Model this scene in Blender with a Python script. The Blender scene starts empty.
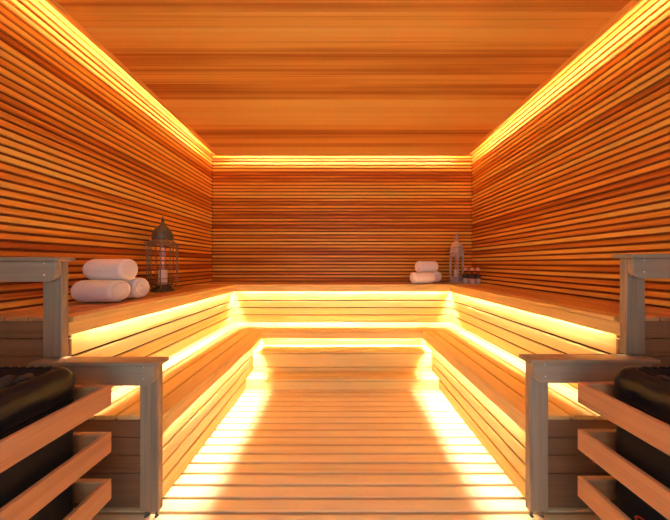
import bpy, math, random
from mathutils import Vector, Matrix, noise as mnoise
R = random.Random(11)
C = bpy.context.scene.collection
PI = math.pi
EYE = 1.235

# ------------------------------------------------------------------ materials
def new_mat(name):
    m = bpy.data.materials.new(name); m.use_nodes = True
    nt = m.node_tree; nt.nodes.clear()
    out = nt.nodes.new('ShaderNodeOutputMaterial')
    b = nt.nodes.new('ShaderNodeBsdfPrincipled')
    nt.links.new(b.outputs[0], out.inputs[0])
    return m, nt, b, out

def wood(name, dark, mid, light, rough=0.45, grain=(0.9, 26, 26), board_var=0.5, bump=0.15, hue_b=0.012):
    """grain runs along the first component of the point attribute 'gco'; every board has its own random 'brd'"""
    m, nt, b, out = new_mat(name)
    N, L = nt.nodes.new, nt.links.new
    a = N('ShaderNodeAttribute'); a.attribute_name = 'gco'
    r = N('ShaderNodeAttribute'); r.attribute_name = 'brd'
    off = N('ShaderNodeVectorMath'); off.operation = 'SCALE'; off.inputs[0].default_value = (37.0, 11.0, 5.0)
    L(r.outputs['Fac'], off.inputs['Scale'])
    add = N('ShaderNodeVectorMath'); add.operation = 'ADD'
    L(a.outputs['Vector'], add.inputs[0]); L(off.outputs[0], add.inputs[1])
    def noise(scl, scale, detail, dist=0.0):
        mul = N('ShaderNodeVectorMath'); mul.operation = 'MULTIPLY'; mul.inputs[1].default_value = scl
        L(add.outputs[0], mul.inputs[0])
        n = N('ShaderNodeTexNoise'); n.inputs['Scale'].default_value = scale
        n.inputs['Detail'].default_value = detail; n.inputs['Distortion'].default_value = dist
        L(mul.outputs[0], n.inputs['Vector']); return n
    g1 = noise(grain, 1.6, 4, 0.6)
    g2 = noise((grain[0]*2.5, grain[1]*5, grain[2]*5), 1.5, 3)
    g3 = noise((0.55, 3, 3), 1.2, 2)
    def math_(op, x, y, clamp=False):
        n = N('ShaderNodeMath'); n.operation = op; n.use_clamp = clamp
        for i, v in enumerate((x, y)):
            if isinstance(v, (int, float)): n.inputs[i].default_value = v
            else: L(v, n.inputs[i])
        return n.outputs[0]
    s = math_('ADD', math_('MULTIPLY', g1.outputs[0], 0.9), math_('MULTIPLY', g2.outputs[0], 0.45))
    s = math_('ADD', s, math_('MULTIPLY', g3.outputs[0], 0.35))
    s = math_('ADD', s, math_('MULTIPLY', math_('SUBTRACT', r.outputs['Fac'], 0.5), board_var))
    s = math_('SUBTRACT', s, 0.35, True)
    cr = N('ShaderNodeValToRGB'); e = cr.color_ramp.elements
    e[0].position = 0.15; e[0].color = (*dark, 1); e[1].position = 0.85; e[1].color = (*light, 1)
    k = e.new(0.48); k.color = (*mid, 1)
    L(s, cr.inputs[0])
    L(cr.outputs[0], b.inputs['Base Color'])
    b.inputs['Roughness'].default_value = rough
    b.inputs['Specular IOR Level'].default_value = 0.35
    bp = N('ShaderNodeBump'); bp.inputs['Strength'].default_value = bump; bp.inputs['Distance'].default_value = 0.002
    L(g2.outputs[0], bp.inputs['Height']); L(bp.outputs[0], b.inputs['Normal'])
    return m

def plain(name, col, rough=0.5, metal=0.0, noise_scale=40, var=0.12, bump=0.0, spec=0.5):
    m, nt, b, out = new_mat(name)
    N, L = nt.nodes.new, nt.links.new
    tc = N('ShaderNodeTexCoord'); n = N('ShaderNodeTexNoise')
    n.inputs['Scale'].default_value = noise_scale; n.inputs['Detail'].default_value = 4
    L(tc.outputs['Object'], n.inputs['Vector'])
    cr = N('ShaderNodeValToRGB'); e = cr.color_ramp.elements
    e[0].position = 0.3; e[0].color = (*[c*(1-var) for c in col], 1)
    e[1].position = 0.7; e[1].color = (*[min(1, c*(1+var)) for c in col], 1)
    L(n.outputs[0], cr.inputs[0]); L(cr.outputs[0], b.inputs['Base Color'])
    b.inputs['Roughness'].default_value = rough; b.inputs['Metallic'].default_value = metal
    b.inputs['Specular IOR Level'].default_value = spec
    if bump:
        bp = N('ShaderNodeBump'); bp.inputs['Strength'].default_value = bump; bp.inputs['Distance'].default_value = 0.003
        L(n.outputs[0], bp.inputs['Height']); L(bp.outputs[0], b.inputs['Normal'])
    return m

def emit(name, col, s):
    m = bpy.data.materials.new(name); m.use_nodes = True; nt = m.node_tree; nt.nodes.clear()
    o = nt.nodes.new('ShaderNodeOutputMaterial'); e = nt.nodes.new('ShaderNodeEmission')
    e.inputs[0].default_value = (*col, 1); e.inputs[1].default_value = s
    nt.links.new(e.outputs[0], o.inputs[0]); return m

def thin_glass(name, tint=(1, 1, 1)):
    m = bpy.data.materials.new(name); m.use_nodes = True; nt = m.node_tree; nt.nodes.clear()
    N, L = nt.nodes.new, nt.links.new
    o = N('ShaderNodeOutputMaterial'); mx = N('ShaderNodeMixShader'); t = N('ShaderNodeBsdfTransparent')
    g = N('ShaderNodeBsdfGlossy'); g.inputs['Roughness'].default_value = 0.06
    t.inputs[0].default_value = (*tint, 1)
    mx.inputs[0].default_value = 0.035; L(t.outputs[0], mx.inputs[1]); L(g.outputs[0], mx.inputs[2])
    L(mx.outputs[0], o.inputs[0]); return m

M = {}
M['wall'] = wood('red_cedar_slats', (0.52, 0.12, 0.015), (0.93, 0.40, 0.05), (0.97, 0.62, 0.12), 0.42, (0.5, 16, 16), 0.62, 0.1)
M['ceil'] = wood('cedar_ceiling', (0.50, 0.165, 0.025), (0.87, 0.45, 0.085), (0.92, 0.58, 0.14), 0.36, (0.10, 13, 13), 0.85, 0.06)
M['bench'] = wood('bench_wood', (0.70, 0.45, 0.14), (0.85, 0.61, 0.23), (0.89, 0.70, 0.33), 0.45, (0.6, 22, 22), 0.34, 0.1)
M['floor'] = wood('floor_wood', (0.70, 0.47, 0.21), (0.84, 0.62, 0.32), (0.89, 0.71, 0.42), 0.42, (0.6, 22, 22), 0.34, 0.1)
M['rail'] = wood('guard_wood', (0.42, 0.19, 0.08), (0.56, 0.28, 0.13), (0.66, 0.36, 0.18), 0.4, (0.9, 18, 18), 0.25, 0.1)
M['arm'] = wood('armrest_wood', (0.24, 0.175, 0.11), (0.34, 0.255, 0.17), (0.42, 0.33, 0.23), 0.45, (0.9, 24, 24), 0.25, 0.1)
M['panel'] = wood('end_panel_wood', (0.18, 0.09, 0.045), (0.27, 0.14, 0.07), (0.34, 0.185, 0.095), 0.5, (0.9, 20, 20), 0.3, 0.1)
M['seat'] = wood('upper_seat_shaded_wood', (0.44, 0.19, 0.07), (0.60, 0.29, 0.11), (0.70, 0.38, 0.16), 0.5, (0.7, 26, 26), 0.4, 0.1)  # bench wood with the dimness of the upper seat painted into its colour
M['back'] = plain('dark_backing', (0.26, 0.07, 0.012), 0.9)
M['sub'] = plain('subfloor_gap_shade', (0.02, 0.012, 0.008), 0.9)  # floor base; on bench studs and sheets its black stands for gap shade
M['black'] = plain('black_enamel', (0.008, 0.009, 0.013), 0.28, 0.0, 60, 0.2, 0.02, 0.25)
M['black_body'] = plain('black_steel_body', (0.008, 0.009, 0.012), 0.6, 0.0, 60, 0.2, 0, 0.2)
M['stone'] = plain('dark_peridotite', (0.045, 0.042, 0.04), 0.75, 0.0, 35, 0.5, 0.8)
M['red'] = plain('red_enamel', (0.65, 0.03, 0.02), 0.4)
M['screw'] = plain('screw_steel', (0.75, 0.73, 0.7), 0.3, 0.9)
M['towel'] = plain('white_terry', (0.93, 0.93, 0.95), 0.95, 0.0, 420, 0.06, 0.7, 0.1)
M['iron'] = plain('aged_iron', (0.13, 0.12, 0.10), 0.5, 0.6, 60, 0.4, 0.2)
M['rust'] = plain('bronzed_iron', (0.30, 0.20, 0.12), 0.5, 0.6, 60, 0.4, 0.2)
M['silver'] = plain('tarnished_silver', (0.50, 0.50, 0.50), 0.4, 0.4, 50, 0.35, 0.15)
M['wax'] = plain('candle_wax', (0.88, 0.84, 0.78), 0.5)
M['glass'] = thin_glass('clear_pane')
M['bottle'] = thin_glass('clear_bottle', (0.86, 0.85, 0.84))
M['liquid'] = plain('pale_bath_oil', (0.88, 0.84, 0.84), 0.25)
M['label'] = plain('dark_label', (0.05, 0.055, 0.07), 0.6)
M['cap'] = plain('copper_pink_cap', (0.88, 0.55, 0.45), 0.35)
LED = (1.0, 0.84, 0.62)
M['led_low'] = emit('warm_led_lower', LED, 140)
M['led_up'] = emit('warm_led_upper', LED, 160)
M['led_cove'] = emit('warm_led_cove', LED, 19)
M['masonry'] = plain('outer_plaster', (0.30, 0.17, 0.09), 0.8)

# ------------------------------------------------------------------ mesh builder
class MB:
    def __init__(s): s.v = []; s.f = []; s.g = []; s.b = []; s.mi = []; s.sm = []
    def add(s, vs, fs, gs=None, brd=None, mi=0, smooth=False):
        k = len(s.v); brd = R.random() if brd is None else brd
        s.v += [tuple(p) for p in vs]; s.g += list(gs) if gs else [tuple(p) for p in vs]
        s.b += [brd]*len(vs)
        for f in fs: s.f.append(tuple(i+k for i in f)); s.mi.append(mi); s.sm.append(smooth)
    def box(s, x0, x1, y0, y1, z0, z1, ax=0, mi=0, brd=None):
        vs = [(x, y, z) for z in (z0, z1) for y in (y0, y1) for x in (x0, x1)]
        fs = [(0, 2, 3, 1), (4, 5, 7, 6), (0, 1, 5, 4), (2, 6, 7, 3), (0, 4, 6, 2), (1, 3, 7, 5)]
        s.add(vs, fs, [(p[ax], p[(ax+1) % 3], p[(ax+2) % 3]) for p in vs], brd, mi)
    def prism(s, poly, axis, a0, a1, gax=0, mi=0, smooth=False):
        """poly: 2D points in the plane of the two other axes (in axis order), extruded along axis"""
        n = len(poly); vs = []
        for a in (a0, a1):
            for (p, q) in poly:
                w = [p, q]; w.insert(axis, a); vs.append(tuple(w))
        fs = [tuple(range(n))[::-1], tuple(range(n, 2*n))] + [(i, (i+1) % n, n+(i+1) % n, n+i) for i in range(n)]
        s.add(vs, fs, [(p[gax], p[(gax+1) % 3], p[(gax+2) % 3]) for p in vs], None, mi, smooth)
    def loft(s, loops, cap=True, mi=0, smooth=True, closed=True):
        n = len(loops[0]); vs = [p for l in loops for p in l]; fs = []
        for k in range(len(loops)-1):
            for i in range(n if closed else n-1):
                j = (i+1) % n; fs.append((k*n+i, k*n+j, (k+1)*n+j, (k+1)*n+i))
        if cap: fs.append(tuple(range(n))[::-1]); fs.append(tuple((len(loops)-1)*n+i for i in range(n)))
        s.add(vs, fs, None, 0.5, mi, smooth)
    def lathe(s, prof, c=(0, 0, 0), n=24, mi=0, smooth=True, ph=0, cap=True, rmod=None):
        loops = []
        for (r, z) in prof:
            loops.append([(c[0]+(r*(rmod(i/n, z) if rmod else 1))*math.cos(2*PI*i/n+ph),
                           c[1]+(r*(rmod(i/n, z) if rmod else 1))*math.sin(2*PI*i/n+ph), c[2]+z) for i in range(n)])
        s.loft(loops, cap, mi, smooth)
    def tube(s, pts, r, n=8, mi=0, closed=False):
        pts = [Vector(p) for p in pts]; loops = []; m = len(pts)
        prev = None
        for i, p in enumerate(pts):
            if closed: t = pts[(i+1) % m]-pts[i-1]
            else: t = pts[min(i+1, m-1)]-pts[max(i-1, 0)]
            t.normalize()
            if prev is None:
                u = t.orthogonal().normalized()
            else:
                u = (prev - t*prev.dot(t)).normalized()
            prev = u; w = t.cross(u)
            rr = r[i] if isinstance(r, (list, tuple)) else r
            loops.append([tuple(p+rr*(u*math.cos(2*PI*k/n)+w*math.sin(2*PI*k/n))) for k in range(n)])
        if closed: loops.append(loops[0])
        s.loft(loops, not closed, mi, True)
    def build(s, name, mats, parent=None, bevel=0.0, seg=1, subsurf=0):
        me = bpy.data.meshes.new(name)
        off = Vector(parent.location) if parent is not None and parent.get('world_parts') else Vector((0, 0, 0))
        if parent is not None and parent.parent is not None and parent.get('_off'):
            off = Vector(parent['_off'])
        me.from_pydata([tuple(Vector(p)-off) for p in s.v], [], s.f)
        if not isinstance(mats, (list, tuple)): mats = [mats]
        for m in mats: me.materials.append(m)
        me.polygons.foreach_set('material_index', s.mi); me.polygons.foreach_set('use_smooth', s.sm)
        a = me.attributes.new('gco', 'FLOAT_VECTOR', 'POINT'); a.data.foreach_set('vector', [c for p in s.g for c in p])
        a = me.attributes.new('brd', 'FLOAT', 'POINT'); a.data.foreach_set('value', s.b)
        me.update()
        o = bpy.data.objects.new(name, me); C.objects.link(o)
        if parent is not None:
            o.parent = parent
            if off.length > 0: o['_off'] = list(off)
        if bevel:
            b = o.modifiers.new('bevel', 'BEVEL'); b.width = bevel; b.segments = seg; b.limit_method = 'ANGLE'
        if subsurf:
            q = o.modifiers.new('sub', 'SUBSURF'); q.levels = q.render_levels = subsurf
        return o

def thing(name, label, cat, loc=(0, 0, 0), group=None, world_parts=True, rz=0):
    o = bpy.data.objects.new(name, None); C.objects.link(o); o.location = loc; o.rotation_euler = (0, 0, rz)
    o.empty_display_size = 0.05
    o['label'] = label; o['category'] = cat
    if group: o['group'] = group
    if world_parts: o['world_parts'] = 1
    return o
def copy_tree(o, parent=None):
    c = o.copy(); C.objects.link(c)
    if parent is not None: c.parent = parent
    for ch in list(o.children): copy_tree(ch, c)
    return c
def struct(o): o['kind'] = 'structure'; return o

# ------------------------------------------------------------------ room dimensions (metres)
WX = 1.946; WY = 3.237; FRONT = -0.42; TOP = 3.02
UZ = EYE-0.27; LZ = EYE-0.757           # upper and lower seat heights
UX, UY = 1.365, 2.742                    # upper seat front edges
RX, RY = 1.405, 2.788                    # front panels of the upper tier
LX, LY = 0.902, 2.420                    # lower seat front edges
BX, BY = 0.947, 2.462                    # base panels of the lower tier
UEND = 1.09; LEND = 1.074                # where the side benches stop
PITCH = 0.0498

# walls of horizontal slats
def slat_wall(name, side):
    m = MB(); z = UZ-0.02 if side == 'back' else 0.02
    z = UZ + 0.012 - PITCH*(0 if side == 'back' else 19)
    while z < TOP-0.03:
        dz = 0.0315; t = 0.021
        if side == 'back': m.box(-WX, WX, WY, WY+t, z, z+dz, 0)
        elif side == 'left': m.box(-WX-t, -WX, FRONT, WY+0.0, z, z+dz, 1)
        else: m.box(WX, WX+t, FRONT, WY+0.0, z, z+dz, 1)
        z += PITCH
    if side == 'back': m.box(-WX-0.05, WX+0.05, WY+0.022, WY+0.06, 0, TOP, 0, 1)
    elif side == 'left': m.box(-WX-0.06, -WX-0.022, FRONT, WY+0.022, 0, TOP, 1, 1)
    else: m.box(WX+0.022, WX+0.06, FRONT, WY+0.022, 0, TOP, 1, 1)
    return struct(m.build(name, [M['wall'], M['back']], None, 0.004, 2))
for s_ in ('left', 'right', 'back'): slat_wall('wall_'+s_, s_)

# front wall behind the camera with the wide open glazed doorway
m = MB()
for a in ((-WX-0.06, -1.35, 0, TOP), (1.35, WX+0.06, 0, TOP), (-1.35, 1.35, 2.3, TOP)):
    m.box(a[0], a[1], FRONT-0.06, FRONT, a[2], a[3], 0)
struct(m.build('wall_front', M['panel']))

# floor: duckboard slats over a dark base
m = MB(); y = 2.46; fp = 0.0665
while y > FRONT:
    m.box(-WX, WX, y-fp+0.0125, y, -0.03, 0.0, 0); y -= fp
struct(m.build('floor', M['floor'], None, 0.002))
m = MB(); m.box(-WX-0.06, WX+0.06, FRONT-0.06, WY+0.06, -0.09, -0.05); m.box(-WX, WX, 2.46, WY, -0.05, -0.001)
for x in (-1.7, -1.0, -0.34, 0.34, 1.0, 1.7): m.box(x-0.02, x+0.02, FRONT, 2.46, -0.05, -0.0302, 1)
struct(m.build('floor', M['sub']))

# dropped ceiling of planks, rising slightly towards the door, with a light cove all round
GAP = 0.16; CX = WX-GAP; CY = WY-GAP
CZ0 = EYE+1.533; SL = 0.030
cz = lambda yy: CZ0+(CY-yy)*SL
m = MB(); y = CY-0.045; w = 0.088
while y > FRONT+0.01:
    y1, y0 = y, max(y-w+0.0015, FRONT)
    vs = [(x, yy, cz(yy)+dz) for dz in (0, 0.018) for yy in (y0, y1) for x in (-CX+0.05, CX-0.05)]
    m.add(vs, [(0, 2, 3, 1), (4, 5, 7, 6), (0, 1, 5, 4), (2, 6, 7, 3), (0, 4, 6, 2), (1, 3, 7, 5)])
    y -= w
m2 = MB()
def slab(mb, x0, x1, y0, y1, dz0, dz1, ax=0, mi=0):
    vs = [(x, yy, cz(yy)+dz) for dz in (dz0, dz1) for yy in (y0, y1) for x in (x0, x1)]
    mb.add(vs, [(0, 2, 3, 1), (4, 5, 7, 6), (0, 1, 5, 4), (2, 6, 7, 3), (0, 4, 6, 2), (1, 3, 7, 5)],
           [(p[ax], p[(ax+1) % 3], p[(ax+2) % 3]) for p in vs], None, mi)
slab(m, -CX+0.002, CX-0.002, FRONT, CY-0.002, 0.019, 0.03, 0, 1)
struct(m.build('ceiling', [M['ceil'], M['back']], None, 0.0015))
m = MB(); m.box(-WX-0.06, WX+0.06, FRONT-0.06, WY+0.06, TOP, TOP+0.04, 0)
struct(m.build('ceiling', M['ceil']))
for i, a in enumerate(((-CX, -CX+0.048, FRONT, CY, 1), (CX-0.048, CX, FRONT, CY, 1), (-CX+0.05, CX-0.05, CY-0.042, CY, 0))):
    m = MB(); slab(m, a[0], a[1], a[2], a[3], -0.002, 0.018, a[4])
    struct(m.build('trim_%d' % (i+1), M['ceil'], None, 0.002))

# light strips of the cove
def cove(label, x0, x1, y0, y1):
    m = MB(); slab(m, x0, x1, y0, y1, 0.033, 0.066)
    o = m.build('led_strip', M['led_cove']); o['label'] = label; o['category'] = 'light'; o['group'] = 'warm light strips in the ceiling cove'
    m = MB(); slab(m, x0-0.001, x1+0.001, y0, y1, 0.0305, 0.0325); b = m.build('channel', M['screw'], o)
cove('warm light strip in the ceiling cove above the left wall', -CX+0.046, -CX+0.052, FRONT, CY-0.06)
cove('warm light strip in the ceiling cove above the right wall', CX-0.052, CX-0.046, FRONT, CY-0.06)
cove('warm light strip in the ceiling cove above the back wall', -CX+0.06, CX-0.06, CY-0.052, CY-0.046)

# ------------------------------------------------------------------ benches
def boards_between(a, b, w, gap):
    """board spans from edge a (full width board) towards b"""
    out = []; d = 1 if b > a else -1; p = a
    while (b-p)*d > 0.012:
        q = p+d*(w-gap)
        if (b-q)*d < 0: q = b
        out.append((min(p, q), max(p, q))); p += d*w
    return out

def side_bench(sg, upper):
    word = 'left' if sg < 0 else 'right'
    x_out = WX
    if upper:
        xe, z, yend, yback, xr = UX, UZ, UEND, UY, RX
        zlo, led = LZ+0.001, M['led_up']
        root = thing('sauna_bench', 'upper slatted bench along the %s wall, its front edge glowing beneath' % word, 'bench', (sg*(UX+WX)/2, 1.9, LZ), 'upper tier of benches')
    else:
        xe, z, yend, yback, xr = LX, LZ, LEND, LY, BX
        zlo, led = 0.0, M['led_low']
        root = thing('sauna_bench', 'lower slatted bench on the %s side, directly above the floor boards' % word, 'bench', (sg*(LX+RX)/2, 1.7, 0), 'lower tier of benches')
    T = 0.022
    m = MB(); far = WX-0.003 if upper else RX+0.1
    for (a, b) in boards_between(xe, far, 0.12, 0.0125):
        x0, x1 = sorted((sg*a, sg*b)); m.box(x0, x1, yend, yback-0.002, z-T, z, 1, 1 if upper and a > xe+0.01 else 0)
    for yy in (1.3, 1.9, 2.5):
        if yy < yback: 
            x0, x1 = sorted((sg*(xe+0.06), sg*(far-0.005))); m.box(x0, x1, yy, yy+0.04, z-T-0.042, z-T-0.001, 0)
    m.build('seat', [M['bench'], M['seat']], root, 0.0025)
    m = MB(); x0, x1 = sorted((sg*(xe+0.002), sg*(xe+0.02)))
    m.box(x0, x1, 1.0695, yback-0.002, z-0.089, z-T-0.001, 1); m.build('fascia', M['bench'], root, 0.0025)
    # front panel: horizontal boards, counted downwards
    m = MB(); x0, x1 = sorted((sg*xr, sg*(xr+0.02)))
    zt = z-T-0.002
    yb = (RY if upper else BY)-0.001
    if upper: lines = [z-0.21, z-0.303, z-0.396]; 
    else: lines = [EYE-0.955-0.012, EYE-1.045-0.008, EYE-1.14]
    zs = [zt]+lines+[zlo]
    for i in range(len(zs)-1):
        m.box(x0, x1, yend+0.014, yb, zs[i+1]+0.0065, zs[i]-0.0065, 1)
    m.build('front_panel', M['bench'], root, 0.0025)
    xs = xr+0.024
    m = MB(); a, b = sorted((sg*(xr+0.0205), sg*(xr+0.0235))); m.box(a, b, yend+0.02, yb-0.03, zlo+0.001, zt-0.045, 1); m.build('gap_shade_sheet', M['sub'], root)  # added near-black sheet, painted shade for the gaps between boards
    for yy in (1.12, 1.7, 2.3):
        m = MB(); a, b = sorted((sg*(xs+0.001), sg*(xs+0.03))); m.box(a, b, yy, yy+0.04, zlo, zt-0.045, 2)
        m.build('stud', M['sub'], root)
    # light strip behind the fascia
    m = MB()
    a, b = sorted((sg*(xr-0.011), sg*(xr-0.0005))); zl = z-(0.043 if upper else 0.049)
    m.box(a, b, yend+0.07, yb-0.10, zl-0.004, zl+0.004, 1)
    m.build('light_strip', led, root)
    # end panel facing the door
    m = MB(); zz = z-T-0.001; zb = LZ+0.002 if upper else EYE-1.153
    while zz-zb > 0.02:
        z0 = max(zz-0.0865, zb); 
        a, b = sorted((sg*(xe+0.024), sg*(WX-0.002)))
        m.box(a, b, yend+0.001, yend+0.013, z0+0.0016, zz, 0); zz -= 0.0895
    if not upper:
        a, b = sorted((sg*(xe+0.06), sg*(WX-0.002)))
        m.box(a, b, yend+0.0135, yend+0.03, 0.002, z-0.05, 0)
    m.build('end_panel', M['panel'], root, 0.002)
for sg in (-1, 1):
    side_bench(sg, True); side_bench(sg, False)

def back_bench(upper):
    T = 0.022
    if upper:
        root = thing('sauna_bench', 'upper slatted bench running along the back wall', 'bench', (0, 3.0, LZ), 'upper tier of benches')
        ye, yb, z, yr, hw, led, zlo, hwr = UY, WY, UZ, RY, WX, M['led_up'], LZ+0.001, RX
        lines = [z-0.21, z-0.303, z-0.396]; hf = UX
    else:
        root = thing('sauna_bench', 'lower slatted bench across the back, above the two wooden steps', 'bench', (0, 2.6, 0), 'lower tier of benches')
        ye, yb, z, yr, hw, led, zlo, hwr = LY, RY+0.09, LZ, BY, RX+0.02, M['led_low'], 0.0, BX
        lines = [EYE-0.955-0.012, EYE-1.045-0.008, EYE-1.14]; hf = LX
    m = MB()
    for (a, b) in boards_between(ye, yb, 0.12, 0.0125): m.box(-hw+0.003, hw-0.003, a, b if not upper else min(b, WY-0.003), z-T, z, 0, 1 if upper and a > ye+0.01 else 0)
    for xx in (-1.1, -0.5, 0.5, 1.1): m.box(xx-0.02, xx+0.02, ye+0.06, yb-0.01, z-T-0.042, z-T-0.001, 1)
    m.build('seat', [M['bench'], M['seat']], root, 0.0025)
    m = MB(); m.box(-hf-0.02, hf+0.02, ye+0.002, ye+0.02, z-0.089, z-T-0.001, 0); m.build('fascia', M['bench'], root, 0.0025)
    m = MB(); zt = z-T-0.002; zs = [zt]+lines+[zlo]
    for i in range(len(zs)-1): m.box(-hwr-0.02, hwr+0.02, yr, yr+0.02, zs[i+1]+0.0065, zs[i]-0.0065, 0)
    m.build('front_panel', M['bench'], root, 0.0025)
    m = MB(); m.box(-hwr-0.02, hwr+0.02, yr+0.0205, yr+0.0235, zlo+0.001, zt-0.045, 0); m.build('gap_shade_sheet', M['sub'], root)  # same added dark sheet, so the gaps look shaded
    for xx in (-0.9, 0, 0.9):
        m = MB(); m.box(xx-0.02, xx+0.02, yr+0.024, yr+0.054, zlo, zt-0.045, 2)
        m.build('stud', M['sub'], root)
    m = MB(); zl = z-(0.043 if upper else 0.049)
    m.box(-hwr+0.10, hwr-0.10, yr-0.011, yr-0.0005, zl-0.004, zl+0.004, 0)
    m.build('light_strip', led, root)
back_bench(True); back_bench(False)

# two steps below the back bench
def step(label, y0, y1, ztop, zbot, treads, rows):
    root = thing('wooden_step', label, 'step', (0, (y0+y1)/2, zbot))
    m = MB(); w = (y1-y0)/treads; T = 0.022
    for i in range(treads): m.box(-BX+0.004, BX-0.004, y0+i*w, y0+(i+1)*w-0.010, ztop-T, ztop, 0)
    m.build('tread', M['bench'], root, 0.0025)
    m = MB(); h = (ztop-T-0.001-zbot)/rows
    for i in range(rows): m.box(-BX+0.004, BX-0.004, y0+0.004, y0+0.024, zbot+i*h+(0.001 if i == 0 else 0.005), zbot+(i+1)*h-0.007, 0)
    for sx in (-1, 0, 1): m.box(sx*0.8-0.02, sx*0.8+0.02, y0+0.03, y1-0.02, zbot+0.001, ztop-T-0.001, 2)
    m.build('riser', M['bench'], root, 0.0025)
step('taller wooden step under the front edge of the back bench', 2.266, 2.458, EYE-0.923, 0.0, 2, 2)
step('low wooden step resting on the floor boards in front of the taller one', 2.107, 2.262, EYE-1.128, 0.0, 2, 1)

# ------------------------------------------------------------------ armrests at the bench ends
def armrest(sg, upper, dz, label):
    root = thing('armrest', label, 'armrest', (sg*(UX if upper else LX), 1.05, EYE-0.447 if upper else 0.0), 'armrests at the bench ends')
    def bx(m, a, b, *r, **k): x0, x1 = sorted((sg*a, sg*b)); m.box(x0, x1, *r, **k)
    if upper: xi, ctop, xo_cap, zpb = 1.363, EYE+0.0385+dz, WX-0.002, EYE-0.447-0.006*1
    else: xi, ctop, xo_cap, zpb = 0.896, EYE-0.447+dz, 1.47, EYE-1.2
    if upper: zpb = EYE-0.447+dz+0.0005
    m = MB(); x0 = xi-0.03
    poly = [(sg*x0, 1.0), (sg*xo_cap, 1.0), (sg*xo_cap, 1.073), (sg*x0, 1.073)]
    m.prism(poly, 2, ctop-0.02, ctop, 0); m.build('cap', M['arm'], root, 0.005, 2)
    # beam with a rounded lower corner
    zt, zb = ctop-0.0205, ctop-0.117; r = 0.042
    pts = [(xi, zt)] + [(xi+r-r*math.cos(t*PI/16), zb+r-r*math.sin(t*PI/16)) for t in range(9)] + [(xo_cap-0.01, zb), (xo_cap-0.01, zt)]
    poly = [(sg*a, b) for a, b in pts]
    m = MB(); m.prism(poly, 1, 1.018, 1.0405, 0); bm_ = m.build('beam', M['arm'], root, 0.002)
    for k in (0.03, 0.085):
        q = MB(); q.lathe([(0.0, -0.002), (0.0035, -0.002), (0.0045, 0.0), (0.0045, 0.001)], n=12)
        q.v = [(sg*(xi+0.052)+p[0], 1.0175+p[2]*1.0, ctop-k+p[1]) for p in q.v]
        q.build('screw', M['screw'], root)
    m = MB(); bx(m, xi, xi+0.09, 1.041, 1.068, zpb, ctop-0.0205, 2); m.build('post', M['arm'], root, 0.002)
    if not upper:
        for xx in (xi+0.02, xi+0.07):
            q = MB(); q.lathe([(0.007, 0.0), (0.009, 0.003), (0.005, 0.005), (0.005, zpb)], (sg*xx, 1.0545, 0), 12); q.build('foot', M['iron'], root)
armrest(-1, True, -0.008, 'upper wooden armrest on the left, its post beside the left end of the folded towels')
armrest(1, True, 0.007, 'upper wooden armrest against the right wall')
armrest(-1, False, -0.014, 'lower wooden armrest on the left, post standing at the floor boards')
armrest(1, False, -0.001, 'lower wooden armrest on the right, post standing at the floor boards')

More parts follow.
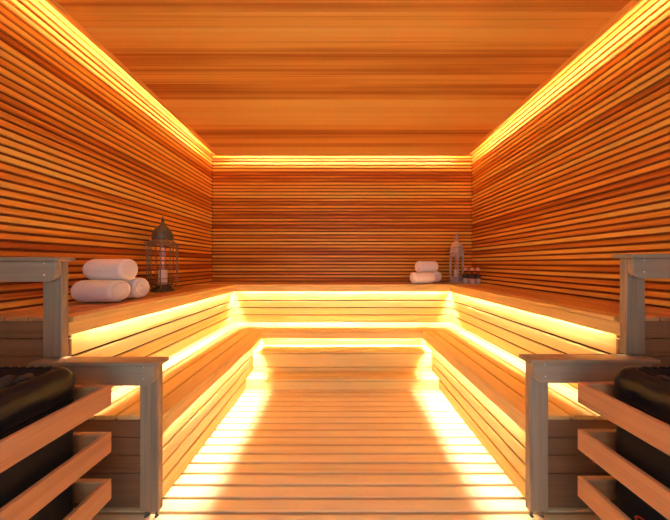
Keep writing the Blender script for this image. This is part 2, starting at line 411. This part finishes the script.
# ------------------------------------------------------------------ heaters, guards, stones
def rrect(x0, x1, y0, y1, r, z, n=8):
    pts = []
    for (cx, cy, a0) in ((x1-r, y1-r, 0), (x0+r, y1-r, PI/2), (x0+r, y0+r, PI), (x1-r, y0+r, 1.5*PI)):
        for k in range(n+1):
            a = a0+k*PI/2/n; pts.append((cx+r*math.cos(a), cy+r*math.sin(a), z))
    return pts
HX0, HX1, HY0, HY1, HZ = 1.080, 1.60, 0.42, 0.888, EYE-0.409
def heater(sg, label):
    root = thing('sauna_heater', label, 'heater', (sg*(HX0+HX1)/2, (HY0+HY1)/2, 0))
    xa, xb = sorted((sg*HX0, sg*HX1))
    rr = lambda ins, z, r=0.045: rrect(xa+ins, xb-ins, HY0+ins, HY1-ins, max(r-ins*0.5, 0.012), z)
    m = MB(); m.loft([rr(0.02, 0.04), rr(0.006, 0.045), rr(0.004, 0.06), rr(0.004, HZ-0.135), rr(0.01, HZ-0.128)])
    m.build('casing', M['black_body'], root)
    m = MB()
    loops = [rr(0.012, HZ-0.127), rr(0.002, HZ-0.124), rr(0.0, HZ-0.118), rr(0.0, HZ-0.07)]
    for k in range(1, 9):
        a = k*PI/16; loops.append(rr(0.038*(1-math.cos(a)), HZ-0.07+0.07*math.sin(a)))
    loops += [rr(0.046, HZ+0.0005), rr(0.050, HZ-0.004), rr(0.050, HZ-0.10)]
    m.loft(loops); m.build('rim', M['black'], root)
    # row of guard bars round the stone well
    m = MB()
    y = HY0+0.09
    while y < HY1-0.08:
        for xx in (xa+0.044, xb-0.044): m.box(xx-0.006, xx+0.006, y, y+0.02, HZ-0.002, HZ+0.004, 1)
        y += 0.034
    x = xa+0.09
    while x < xb-0.08:
        for yy in (HY0+0.044, HY1-0.044): m.box(x, x+0.02, yy-0.006, yy+0.006, HZ-0.002, HZ+0.004, 0)
        x += 0.034
    for q in (0.044,):
        m.box(xa+q-0.004, xa+q+0.004, HY0+q, HY1-q, HZ-0.006, HZ+0.001, 1); m.box(xb-q-0.004, xb-q+0.004, HY0+q, HY1-q, HZ-0.006, HZ+0.001, 1)
        m.box(xa+q-0.004, xb-q+0.004, HY0+q-0.004, HY0+q+0.004, HZ-0.006, HZ+0.001, 0); m.box(xa+q-0.004, xb-q+0.004, HY1-q-0.004, HY1-q+0.004, HZ-0.006, HZ+0.001, 0)
    m.build('grille', M['black_body'], root, 0.001)
    for fx in (xa+0.06, xb-0.06):
        for fy in (HY0+0.06, HY1-0.06):
            q = MB(); q.lathe([(0.02, 0.0), (0.02, 0.01), (0.012, 0.014), (0.012, 0.042)], (fx, fy, 0), 14); q.build('foot', M['black_body'], root)
    if sg > 0:
        m = MB(); n = 20
        loop = lambda s, xx: [(xx, 0.828+0.013*s*math.cos(2*PI*k/n), HZ-0.094+0.008*s*math.sin(2*PI*k/n)) for k in range(n)]
        m.loft([loop(1.15, HX0+0.004), loop(1.15, HX0-0.003), loop(0.95, HX0-0.005), loop(0.8, HX0-0.002)])
        m.build('latch', M['black'], root)
        # small red emblem low on the side: an oval ring with a slanted bar
        cy, cz_ = 0.775, 0.288
        m = MB()
        ring = [(HX0+0.0025, cy+0.028*math.cos(2*PI*k/28), cz_+0.019*math.sin(2*PI*k/28)) for k in range(28)]
        m.tube(ring, 0.003, 6, 0, True)
        m.tube([(HX0+0.0025, cy-0.014, cz_-0.008), (HX0+0.002, cy, cz_+0.006), (HX0+0.0025, cy+0.014, cz_-0.004)], 0.003, 6)
        m.build('emblem', M['red'], root)
    return root
heater(-1, 'black sauna heater behind the left wooden guard rails')
heater(1, 'black sauna heater with a red emblem behind the right guard rails')

def stone_mesh(seed):
    m = MB(); n, k = 12, 7; rr = random.Random(seed)
    loops = []; sx, sy, sz = rr.uniform(.8, 1.15), rr.uniform(.8, 1.1), rr.uniform(.6, .8)
    for j in range(1, k):
        a = -PI/2+PI*j/k
        l = []
        for i in range(n):
            b = 2*PI*i/n
            d = Vector((math.cos(a)*math.cos(b), math.cos(a)*math.sin(b), math.sin(a)))
            f = 1+0.28*mnoise.noise(d*1.6+Vector((seed*3.1, 0, 0)))
            l.append((d.x*sx*f, d.y*sy*f, d.z*sz*f))
        loops.append(l)
    m.loft(loops, True); return m
protos = []
cnt = 0
for sg, lab in ((-1, 'dark sauna stone lying in the top of the left heater'), (1, 'dark sauna stone lying in the top of the right heater')):
    for ix in range(6):
        for iy in range(5):
            x = HX0+0.092+ix*0.067+R.uniform(-.002, .002); y = HY0+0.092+iy*0.0705+R.uniform(-.004, .004)
            if cnt < 5:
                o = stone_mesh(cnt).build('sauna_stone', M['stone']); protos.append(o)
            else:
                o = protos[cnt % 5].copy(); C.objects.link(o)
            s = 0.0305*R.uniform(.9, 1.0)
            o.location = (sg*x, y, HZ-0.022+R.uniform(-.006, .008)); o.scale = (s, s, s)
            o.rotation_euler = (0, 0, R.uniform(0, 6))
            o['label'] = lab; o['category'] = 'stone'; o['group'] = 'sauna stones in the %s heater' % ('left' if sg < 0 else 'right')
            cnt += 1
    # bed of stone fill below the visible layer
    m = MB(); m.box(*sorted((sg*(HX0+0.062), sg*(HX1-0.062))), HY0+0.062, HY1-0.062, HZ-0.098, HZ-0.046)
    o = m.build('stone_fill', M['stone']); o['label'] = 'packed lower stones deep in the %s heater' % ('left' if sg < 0 else 'right'); o['category'] = 'stones'; o['kind'] = 'stuff'

GX, GY0, GY1 = 0.997, 0.36, 0.925
def guard(sg, dz, label):
    root = thing('heater_guard', label, 'guard rail', (sg*GX, (GY0+GY1)/2, 0))
    for h in (0.512, 0.7126, 0.9134):
        z1 = EYE-h+dz; z0 = z1-0.088
        m = MB(); a, b = sorted((sg*GX, sg*(GX+0.02)))
        m.box(a, b, GY0, GY1, z0, z1, 1); m.build('side_rail', M['rail'], root, 0.0025)
        m = MB(); a, b = sorted((sg*(GX+0.0205), sg*(WX-0.005)))
        m.box(a, b, GY1-0.02, GY1, z0, z1, 0); m.build('end_rail', M['rail'], root, 0.0025)
    m = MB(); a, b = sorted((sg*(GX+0.021), sg*(GX+0.05))); m.box(a, b, GY0+0.01, GY0+0.05, 0, EYE-0.53, 2); m.build('upright', M['rail'], root, 0.002)
    m = MB(); a, b = sorted((sg*(WX-0.05), sg*(WX-0.01))); m.box(a, b, GY1-0.05, GY1-0.021, 0, EYE-0.53, 2); m.build('upright', M['rail'], root, 0.002)
guard(-1, -0.006, 'three level wooden guard rail around the left heater')
guard(1, 0.006, 'three level wooden guard rail around the right heater')

# ------------------------------------------------------------------ towels
def towel_mesh(L=0.255, r=0.0765):
    m = MB(); n = 72; loops = []
    pitch = 0.0165
    def rad(u, rr, x):
        t = (rr/r)**3
        w = 1+t*(0.035*math.cos(2*(u*2*PI+0.5))+0.02*math.cos(3*u*2*PI))
        w += t*0.045*((u+0.30) % 1.0-0.5)      # the outer flap
        return rr*w*(1+0.018*mnoise.noise(Vector((u*4, x*9, 3))))
    def ring(rr, x, groove, s):
        l = []
        for i in range(n):
            u = i/n
            R_ = rad(u, rr, x)
            xx = x
            if groove:
                ph = (rr/pitch - s*u) % 1.0
                d = min(ph, 1-ph)*pitch
                xx = x - s*0.006*max(0, 1-d/0.0048)
            l.append((xx, R_*math.cos(2*PI*u), R_*math.sin(2*PI*u)))
        return l
    rs = [0.002+0.0016*k for k in range(36)]
    for rr in rs: loops.append(ring(rr, -L/2-0.012*(1-(rr/r)**2), True, -1))
    for k in range(6):
        a = k*PI/10; loops.append(ring(rs[-1]+(r-rs[-1])*math.sin(a), -L/2-0.006+0.022*(1-math.cos(a)), False, -1))
    for k in range(9): loops.append(ring(r, -L/2+0.02+(L-0.04)*k/8, False, 1))
    for k in range(5, -1, -1):
        a = k*PI/10; loops.append(ring(rs[-1]+(r-rs[-1])*math.sin(a), L/2+0.006-0.022*(1-math.cos(a)), False, 1))
    for rr in rs[::-1]: loops.append(ring(rr, L/2+0.012*(1-(rr/r)**2), True, 1))
    m.loft(loops); return m
TW = []
def towel(loc, rz, roll, label, group):
    if not TW:
        o = towel_mesh().build('rolled_towel', M['towel']); TW.append(o)
    else:
        o = TW[0].copy(); C.objects.link(o)
    o.location = loc; o.rotation_euler = (roll, 0, rz)
    o['label'] = label; o['category'] = 'towel'; o['group'] = group
    if loc[0] > 0: o.scale = (1.07, 1, 1)
g = 'rolled towels stacked on the left bench'
r_ = 0.0825
towel((-1.668, 1.493, UZ+r_), 0.0, 0.4, 'rolled white towel at the bottom of the left stack, closest to the armrest post', g)
towel((-1.685, 1.667, UZ+r_), 0.03, 2.0, 'rolled white towel, lower one next to the large dark lantern', g)
towel((-1.69, 1.576, UZ+r_+0.142), 0.02, -1.2, 'rolled white towel on top of the stack on the left bench', g)
g = 'rolled towels stacked on the back bench'
towel((1.055, 2.855, UZ+r_), 0.28, 0.9, 'rolled white towel at the bottom left of the small stack on the back bench', g)
towel((1.265, 3.095, UZ+r_), 0.28, 2.4, 'rolled white towel at the bottom right of the stack, nearest the silver lantern', g)
towel((1.165, 2.98, UZ+r_+0.142), 0.28, -0.6, 'rolled white towel on top of the small stack on the back bench', g)

# ------------------------------------------------------------------ lanterns
def candle(loc, r, h, label):
    root = thing('pillar_candle', label, 'candle', loc, None, False)
    m = MB(); m.lathe([(r*0.96, 0), (r, 0.004), (r, h-0.004), (r*0.93, h), (r*0.75, h-0.006), (r*0.3, h-0.010)], n=28); m.build('wax', M['wax'], root)
    m = MB(); m.tube([(0, 0, h-0.011), (0.001, 0, h+0.002), (0.003, 0.001, h+0.010)], 0.0012, 6); m.build('wick', M['iron'], root)

def lantern_round(loc):
    root = thing('lantern', 'tall dark iron lantern with onion dome beside the towels on the left bench', 'lantern', loc, None, False)
    m = MB(); m.lathe([(0.092, 0), (0.094, 0.008), (0.086, 0.02), (0.074, 0.028), (0.074, 0.036), (0.06, 0.05), (0.03, 0.055), (0.01, 0.056)], n=36); m.build('base', M['iron'], root)
    def ringm(z, r, t, mat='rust', name='ring'):
        m = MB(); m.tube([(r*math.cos(2*PI*k/40), r*math.sin(2*PI*k/40), z) for k in range(40)], t, 8, 0, True); m.build(name, M[mat], root)
    ringm(0.085, 0.119, 0.006); ringm(0.452, 0.119, 0.006); ringm(0.125, 0.117, 0.003)
    for k in range(10):
        a = 2*PI*(k+0.35)/10; c, s = math.cos(a), math.sin(a)
        m = MB(); m.tube([(0.07*c, 0.07*s, 0.03), (0.1*c, 0.1*s, 0.05), (0.119*c, 0.119*s, 0.085), (0.119*c, 0.119*s, 0.3), (0.119*c, 0.119*s, 0.452), (0.105*c, 0.105*s, 0.475), (0.08*c, 0.08*s, 0.495)], 0.0045, 7)
        m.build('cage_bar', M['rust'], root)
        m = MB(); m.tube([((0.122+0.014*math.cos(t))*c, (0.122+0.014*math.cos(t))*s, 0.458+0.014*math.sin(t)) for t in [j*2*PI/14 for j in range(14)]], 0.0026, 6, 0, True)
        m.build('curl', M['rust'], root)
    m = MB(); m.lathe([(0.105, 0.462), (0.10, 0.48), (0.088, 0.49), (0.084, 0.5), (0.078, 0.503)], n=36); m.build('collar', M['rust'], root)
    m = MB(); rm = lambda u, z: 1+0.03*abs(math.sin(u*PI*12))
    m.lathe([(0.074, 0.495), (0.082, 0.505), (0.084, 0.525), (0.082, 0.55), (0.075, 0.575), (0.062, 0.60), (0.045, 0.622), (0.03, 0.638), (0.02, 0.652), (0.014, 0.668), (0.011, 0.68)], n=72, rmod=rm); m.build('dome', M['iron'], root)
    m = MB(); m.lathe([(0.011, 0.678), (0.015, 0.685), (0.009, 0.692), (0.012, 0.70), (0.006, 0.71), (0.003, 0.728), (0.001, 0.734)], n=16); m.build('finial', M['iron'], root)
    m = MB(); m.lathe([(0.085, 0.058), (0.085, 0.45)], n=40, cap=False); m.build('glass', M['glass'], root)
    m = MB(); m.lathe([(0.085, 0.0575), (0.085, 0.062), (0.06, 0.066), (0.02, 0.066)], n=32); m.build('tray', M['iron'], root)
    candle((loc[0], loc[1], loc[2]+0.067), 0.036, 0.14, 'white pillar candle inside the large dark lantern')
lantern_round((-1.765, 2.12, UZ))

def lantern_hex(loc):
    root = thing('lantern', 'silver metal lantern with arched sides in the right back corner of the bench', 'lantern', loc, None, False, 0.2)
    m = MB(); m.lathe([(0.105, 0), (0.105, 0.012), (0.092, 0.022), (0.092, 0.04), (0.10, 0.046), (0.10, 0.056)], n=6, smooth=False); m.build('base', M['silver'], root, 0.001)
    rr = 0.096; z0, z1 = 0.056, 0.42
    for k in range(6):
        a0, a1 = 2*PI*k/6, 2*PI*(k+1)/6
        P0 = Vector((rr*math.cos(a0), rr*math.sin(a0), 0)); P1 = Vector((rr*math.cos(a1), rr*math.sin(a1), 0))
        w = (P1-P0).length; d = (P1-P0).normalized(); nrm = Vector((d.y, -d.x, 0))
        # arched opening: inner outline and matching outer outline
        b = 0.012; zs = 0.31; inner = []; outer = []
        steps = 14
        for j in range(5): t = j/5; inner.append((b, z0+0.03+(zs-z0-0.03)*t)); outer.append((0, z0+(zs-z0)*t))
        for j in range(steps+1):
            t = j/steps; ang = PI*(1-t)
            hw = w/2-b; x = w/2+hw*math.cos(ang); zz = zs+0.062*(math.sin(ang)**0.8)
            inner.append((x, zz)); outer.append((w*t, z1))
        for j in range(5): t = 1-(j+1)/5+0.0; inner.append((w-b, z0+0.03+(zs-z0-0.03)*t)); outer.append((w, z0+(zs-z0)*t))
        m = MB(); n = len(inner); vs = []
        for th in (0, -0.006):
            for lst in (outer, inner):
                for (x, zz) in lst:
                    p = P0+d*x+nrm*th; vs.append((p.x, p.y, zz))
        fs = []
        for j in range(n):
            q = (j+1) % n
            fs.append((j, q, n+q, n+j)); fs.append((2*n+j, 3*n+j, 3*n+q, 2*n+q))
            fs.append((n+j, n+q, 3*n+q, 3*n+j)); fs.append((j, 2*n+j, 2*n+q, q))
        m.add(vs, fs); m.build('arched_panel', M['silver'], root)
    m = MB(); m.lathe([(0.085, 0.058), (0.085, 0.418)], n=6, cap=False, smooth=False); m.build('glass', M['glass'], root)
    m = MB(); m.lathe([(0.098, 0.4205), (0.106, 0.428), (0.104, 0.438), (0.084, 0.446), (0.082, 0.495), (0.088, 0.50), (0.072, 0.53), (0.046, 0.56), (0.028, 0.58), (0.023, 0.60), (0.023, 0.64), (0.030, 0.645), (0.016, 0.66), (0.008, 0.667)], n=6, smooth=False); m.build('roof', M['silver'], root, 0.0015)
    m = MB(); m.tube([(0.024*math.cos(2*PI*k/24), 0.0, 0.690+0.024*math.sin(2*PI*k/24)) for k in range(24)], 0.004, 8, 0, True); m.build('hanging_ring', M['silver'], root)
    candle((loc[0], loc[1], loc[2]+0.0565), 0.034, 0.13, 'white pillar candle inside the silver lantern')
lantern_hex((1.617, 3.05, UZ))

# ------------------------------------------------------------------ bottles
b0 = thing('bottle', 'small clear bottle directly in front of the silver lantern', 'bottle', (1.66, 2.90, UZ), 'small bottles beside the silver lantern', False)
m = MB(); m.lathe([(0.030, 0), (0.034, 0.004), (0.034, 0.12), (0.031, 0.135), (0.017, 0.155), (0.0135, 0.165), (0.0135, 0.178)], n=28, cap=False); m.build('body', M['bottle'], b0)
m = MB(); m.lathe([(0.029, 0.003), (0.031, 0.006), (0.031, 0.072), (0.028, 0.073)], n=28); m.build('contents', M['liquid'], b0)
m = MB(); m.lathe([(0.0346, 0.085), (0.0346, 0.128)], n=28, cap=False); m.build('label_band', M['label'], b0)
m = MB(); m.lathe([(0.0175, 0.176), (0.0185, 0.178), (0.0185, 0.208), (0.016, 0.212), (0.004, 0.213)], n=24); m.build('cap', M['cap'], b0)
for (x, y, lab) in ((1.685, 2.80, 'small clear bottle with pinkish cap, middle one of the three by the silver lantern'), (1.765, 2.81, 'small clear bottle with pinkish cap, closest to the right wall')):
    c = copy_tree(b0); c.location = (x, y, UZ); c['label'] = lab

# ------------------------------------------------------------------ clean helper properties
for o in bpy.data.objects:
    for k in ('world_parts', '_off'):
        if k in o: del o[k]

# ------------------------------------------------------------------ world, camera, view
w = bpy.data.worlds.new('daylight'); bpy.context.scene.world = w; w.use_nodes = True
bg = w.node_tree.nodes['Background']; bg.inputs[0].default_value = (0.76, 0.88, 1.0, 1); bg.inputs[1].default_value = 0.45
cam = bpy.data.cameras.new('camera'); co = bpy.data.objects.new('camera', cam); C.objects.link(co)
co.location = (-0.015, 0, EYE); co.rotation_euler = (PI/2, 0, 0)
cam.sensor_width = 36; cam.lens = 36*215.8/670; cam.shift_x = -6/670; cam.shift_y = 3.5/670
cam.clip_start = 0.02
sc = bpy.context.scene; sc.camera = co
sc.view_settings.view_transform = 'Standard'; sc.view_settings.look = 'None'; sc.view_settings.gamma = 1
sc.view_settings.exposure = 1.80; sc.view_settings.use_curve_mapping = False
cy = sc.cycles
cy.use_denoising = True; cy.max_bounces = 10; cy.diffuse_bounces = 7; cy.glossy_bounces = 4; cy.transparent_max_bounces = 12
cy.caustics_reflective = False; cy.caustics_refractive = False; cy.sample_clamp_indirect = 6
